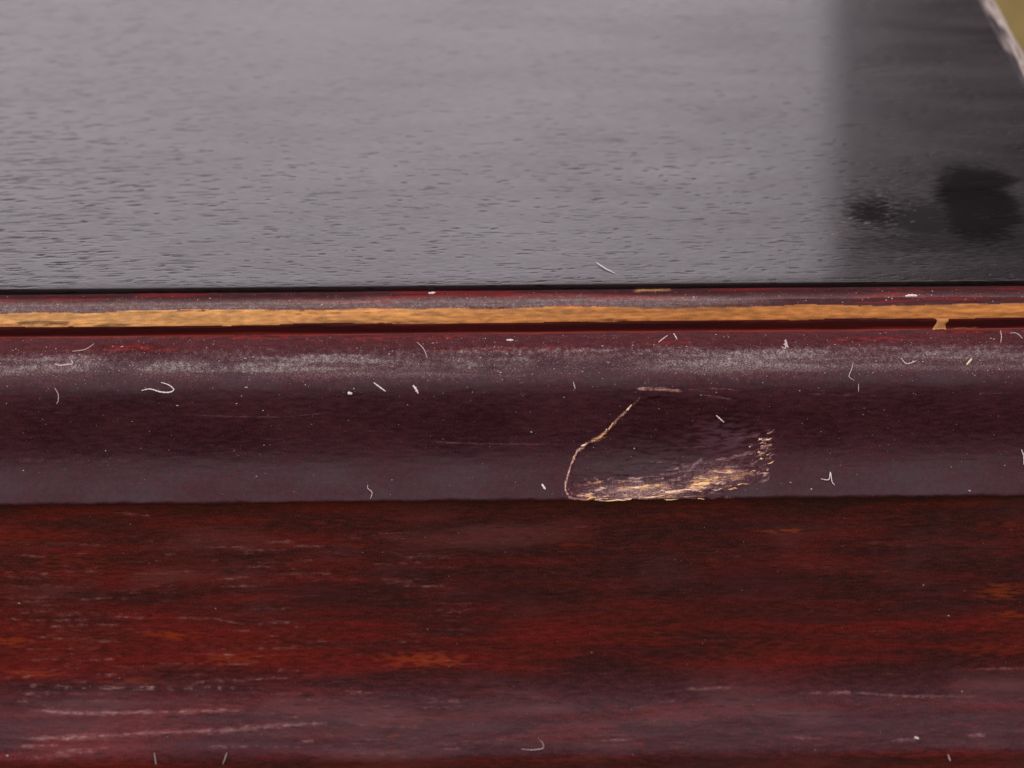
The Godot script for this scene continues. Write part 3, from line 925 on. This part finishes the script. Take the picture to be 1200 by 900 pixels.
func lint() -> void:
	var white := plain("white_lint", Color8(232, 222, 214), 0.8)
	var dull := plain("dull_lint", Color8(196, 176, 170), 0.85)
	var yellow := plain("yellowish_crumb", Color8(230, 224, 170), 0.7)
	for f in [
		["lint_fibre", "long white lint fibre hooked at one end, on the dark moulding", "trim", 0.075, white, [-32.55, 11.2, -31.8, 11.08, -30.9, 11.33, -30.15, 11.37, -29.73, 11.15, -30.16, 10.76, -30.84, 10.53]],
		["lint_fibre", "short dull bent fibre just under the dust band, near the clump of lint", "trim", 0.05, dull, [-40.2, 10.9, -39.9, 11.43, -39.91, 12.04, -40.07, 12.27]],
		["lint_clump", "loose whitish clump of lint lying in the dust band", "trim", 0.11, dull, [-40.27, 8.53, -39.88, 8.72, -39.28, 8.63, -38.76, 8.55, -38.87, 8.16]],
		["lint_fibre", "faint long fibre on the reddish shoulder above the lint clump", "trim", 0.05, dull, [-38.87, 7.16, -37.76, 6.96, -36.99, 6.24]],
		["lint_fibre", "slanting curved fibre crossing the dust band above two white flecks", "trim", 0.05, dull, [-8.39, 6.4, -7.77, 7.24, -7.46, 8.25]],
		["lint_fleck", "slim slanting white fleck between a round crumb and a fatter fleck", "trim", 0.08, white, [-12.15, 10.7, -11.1, 11.47]],
		["lint_fleck", "fat white comma-shaped fleck under the dust band", "trim", 0.13, white, [-8.7, 10.97, -8.5, 11.2, -8.25, 11.65]],
		["dust_crumb", "round white crumb beside the slim fleck under the dust band", "trim", 0.17, white, [-14.45, 11.56, -14.06, 11.62]],
		["lint_fibre", "zigzag pale fibre hanging at the lip of the moulding", "trim", 0.055, dull, [-12.78, 19.94, -12.78, 20.27, -12.4, 20.68, -12.54, 21.23]],
		["dust_crumb", "oblong white crumb on the lip just beside the chip", "trim", 0.13, white, [2.56, 20.01, 2.86, 20.5]],
		["lint_fibre", "slanting thin white fibre on the shoulder above the chip", "trim", 0.05, white, [13.0, 6.67, 13.47, 6.15, 13.85, 5.85]],
		["lint_fibre", "short upright fibre touching the fillet above the chip", "trim", 0.06, white, [14.39, 5.66, 14.67, 6.38]],
		["lint_fleck", "straight white fleck lying inside the chip", "trim", 0.075, white, [17.96, 13.91, 18.64, 14.55]],
		["lint_fibre", "upright wavy grey fibre at the fading end of the dust band", "trim", 0.05, dull, [30.07, 9.23, 29.88, 9.91, 29.64, 10.56, 30.08, 10.87]],
		["lint_fibre", "tiny upright fibre just below the wavy grey one", "trim", 0.045, dull, [30.45, 11.18, 30.45, 11.85]],
		["lint_fibre", "curved dull fibre in the dust band below the wood tab", "trim", 0.07, dull, [34.31, 8.72, 34.79, 9.38, 35.64, 9.11]],
		["dust_crumb", "yellowish white crumb on the dust band past the wood tab", "trim", 0.12, yellow, [40.04, 9.52, 40.54, 8.89]],
		["lint_fibre", "hook of white lint standing on the lip past the chip", "trim", 0.055, white, [27.15, 19.78, 27.83, 19.86, 28.0, 19.16, 28.12, 20.02, 28.34, 20.35]],
		["lint_fibre", "thin white hair lying on the glossy top by its front edge", "top", 0.05, white, [7.64, -11.31, 8.47, -10.43, 9.29, -9.8]],
		["lint_fleck", "white flake lying on the ledge above the wood tab", "trim", 0.15, white, [34.99, 1.95, 35.5, 1.85, 36.06, 1.9]],
		["lint_fibre", "upright pale fibre low on the moulding past the hook of lint", "trim", 0.06, white, [44.89, 17.26, 45.11, 17.87, 45.1, 18.63]],
		["lint_fibre", "straight upright fibre on the shoulder past the wood tab", "trim", 0.06, dull, [43.4, 5.62, 43.4, 6.43, 43.25, 7.16]],
		["lint_fibre", "arched fibre next to the upright one past the wood tab", "trim", 0.05, dull, [44.21, 5.92, 44.81, 5.93, 45.27, 6.66]],
		["lint_clump", "small triangular tuft of lint at the top of the dust band", "trim", 0.10, dull, [23.9, 7.35, 24.2, 7.5, 24.25, 6.5, 24.35, 7.2, 24.1, 7.0, 24.5, 7.4, 24.2, 7.25]],
		["lint_fibre", "hooked grey fibre on the flared bottom of the red board", "board", 0.05, dull, [0.55, 27.27, 1.57, 27.36, 2.51, 27.21, 2.51, 26.74, 2.27, 26.5]],
		["lint_fibre", "straight upright fibre near the bottom of the red board", "board", 0.055, dull, [-33.13, 27.27, -33.0, 28.38]],
		["lint_fibre", "slightly bent fibre below the long dusty streak on the board", "board", 0.055, dull, [-26.47, 27.34, -26.63, 27.81, -26.89, 28.45]],
		["dust_crumb", "white crumb at the end of a dusty scratch on the red board", "board", 0.13, white, [36.65, 26.5, 37.04, 26.66]],
		["lint_fleck", "white flake on the ledge above the two white flecks", "trim", 0.12, white, [-7.36, 0.98, -6.76, 0.9]],
		["dust_crumb", "white crumb on the shoulder midway along, just under the fillet", "trim", 0.12, white, [-0.45, 6.18, 0.15, 6.19]],
		["lint_fleck", "short upright fleck on the bottom ridge of the red board", "board", 0.07, white, [39.74, 28.2, 39.97, 28.9]],
		["lint_fleck", "tiny upright fleck at the dust band's lower edge near the chip", "trim", 0.06, dull, [5.4, 10.79, 5.55, 11.4]],
	]:
		var pts: Array = []
		var flat: Array = f[5]
		for k in range(0, flat.size(), 2):
			var lift := 0.04 + (0.12 * absf(sin(k * 1.3 + flat[0])) if f[0] == "lint_fibre" else 0.03)
			pts.append(spot(f[2], flat[k], flat[k + 1], lift))
		var base: Vector3 = pts[0]
		for k in pts.size():
			pts[k] -= base
		var o := build(f[0], fibre(pts, f[3]), f[4], self)
		o.position = base
		tag(o, f[1], "lint" if f[0] != "dust_crumb" else "crumb", "lint and crumbs lying on the furniture")


func dust() -> void:
	var st := SurfaceTool.new()
	st.begin(Mesh.PRIMITIVE_TRIANGLES)
	st.set_smooth_group(-1)
	var c := [Vector3(1, 0, 0), Vector3(-0.8, 0.1, 0.7), Vector3(-0.6, -0.1, -0.8), Vector3(0.1, 0.7, 0), Vector3(0, -0.6, 0.1)]
	for f in [[0, 3, 1], [1, 3, 2], [2, 3, 0], [1, 4, 0], [2, 4, 1], [0, 4, 2]]:
		st.add_vertex(c[f[0]])
		st.add_vertex(c[f[2]])
		st.add_vertex(c[f[1]])
	st.generate_normals()
	var mm := MultiMesh.new()
	mm.transform_format = MultiMesh.TRANSFORM_3D
	mm.mesh = st.commit()
	var places: Array = []
	while places.size() < 4200:
		var kind := rng.randf()
		var x := rng.randf_range(-72, 55)
		var p: Vector3
		var size := rng.randf_range(0.018, 0.04) * (1.0 + 2.2 * pow(rng.randf(), 9.0))
		if kind < 0.16:
			p = spot("trim", x, rng.randf_range(0.9, 2.6), 0.01)
		elif kind < 0.66:
			p = spot("trim", x, 9.0 + 1.1 * rng.randfn(), 0.01)
		elif kind < 0.82:
			p = spot("trim", x, rng.randf_range(5.6, 8.0), 0.01)
		elif kind < 0.92:
			p = spot("trim", x, rng.randf_range(11.0, 21.0), 0.01)
		elif kind < 0.985:
			p = spot("board", x, rng.randf_range(2.0, 28.0), 0.01)
		else:
			p = spot("top", minf(x, 44.0), rng.randf_range(-30.0, -9.0), 0.0)
			size *= 0.8
		var b := Basis.from_euler(Vector3(rng.randf() * TAU, rng.randf() * TAU, rng.randf() * TAU)).scaled(Vector3(rng.randf_range(0.7, 1.8), 0.8, rng.randf_range(0.7, 1.3)) * size * MM)
		places.append(Transform3D(b, p))
	mm.instance_count = places.size()
	for k in places.size():
		mm.set_instance_transform(k, places[k])
	var o := MultiMeshInstance3D.new()
	o.name = "dust_specks"
	o.multimesh = mm
	o.material_override = plain("dust_grey", Color8(186, 176, 168), 0.95)
	add_child(o)
	tag(o, "fine grey dust specks scattered over the moulding, ledge and red board", "dust", "", "stuff")
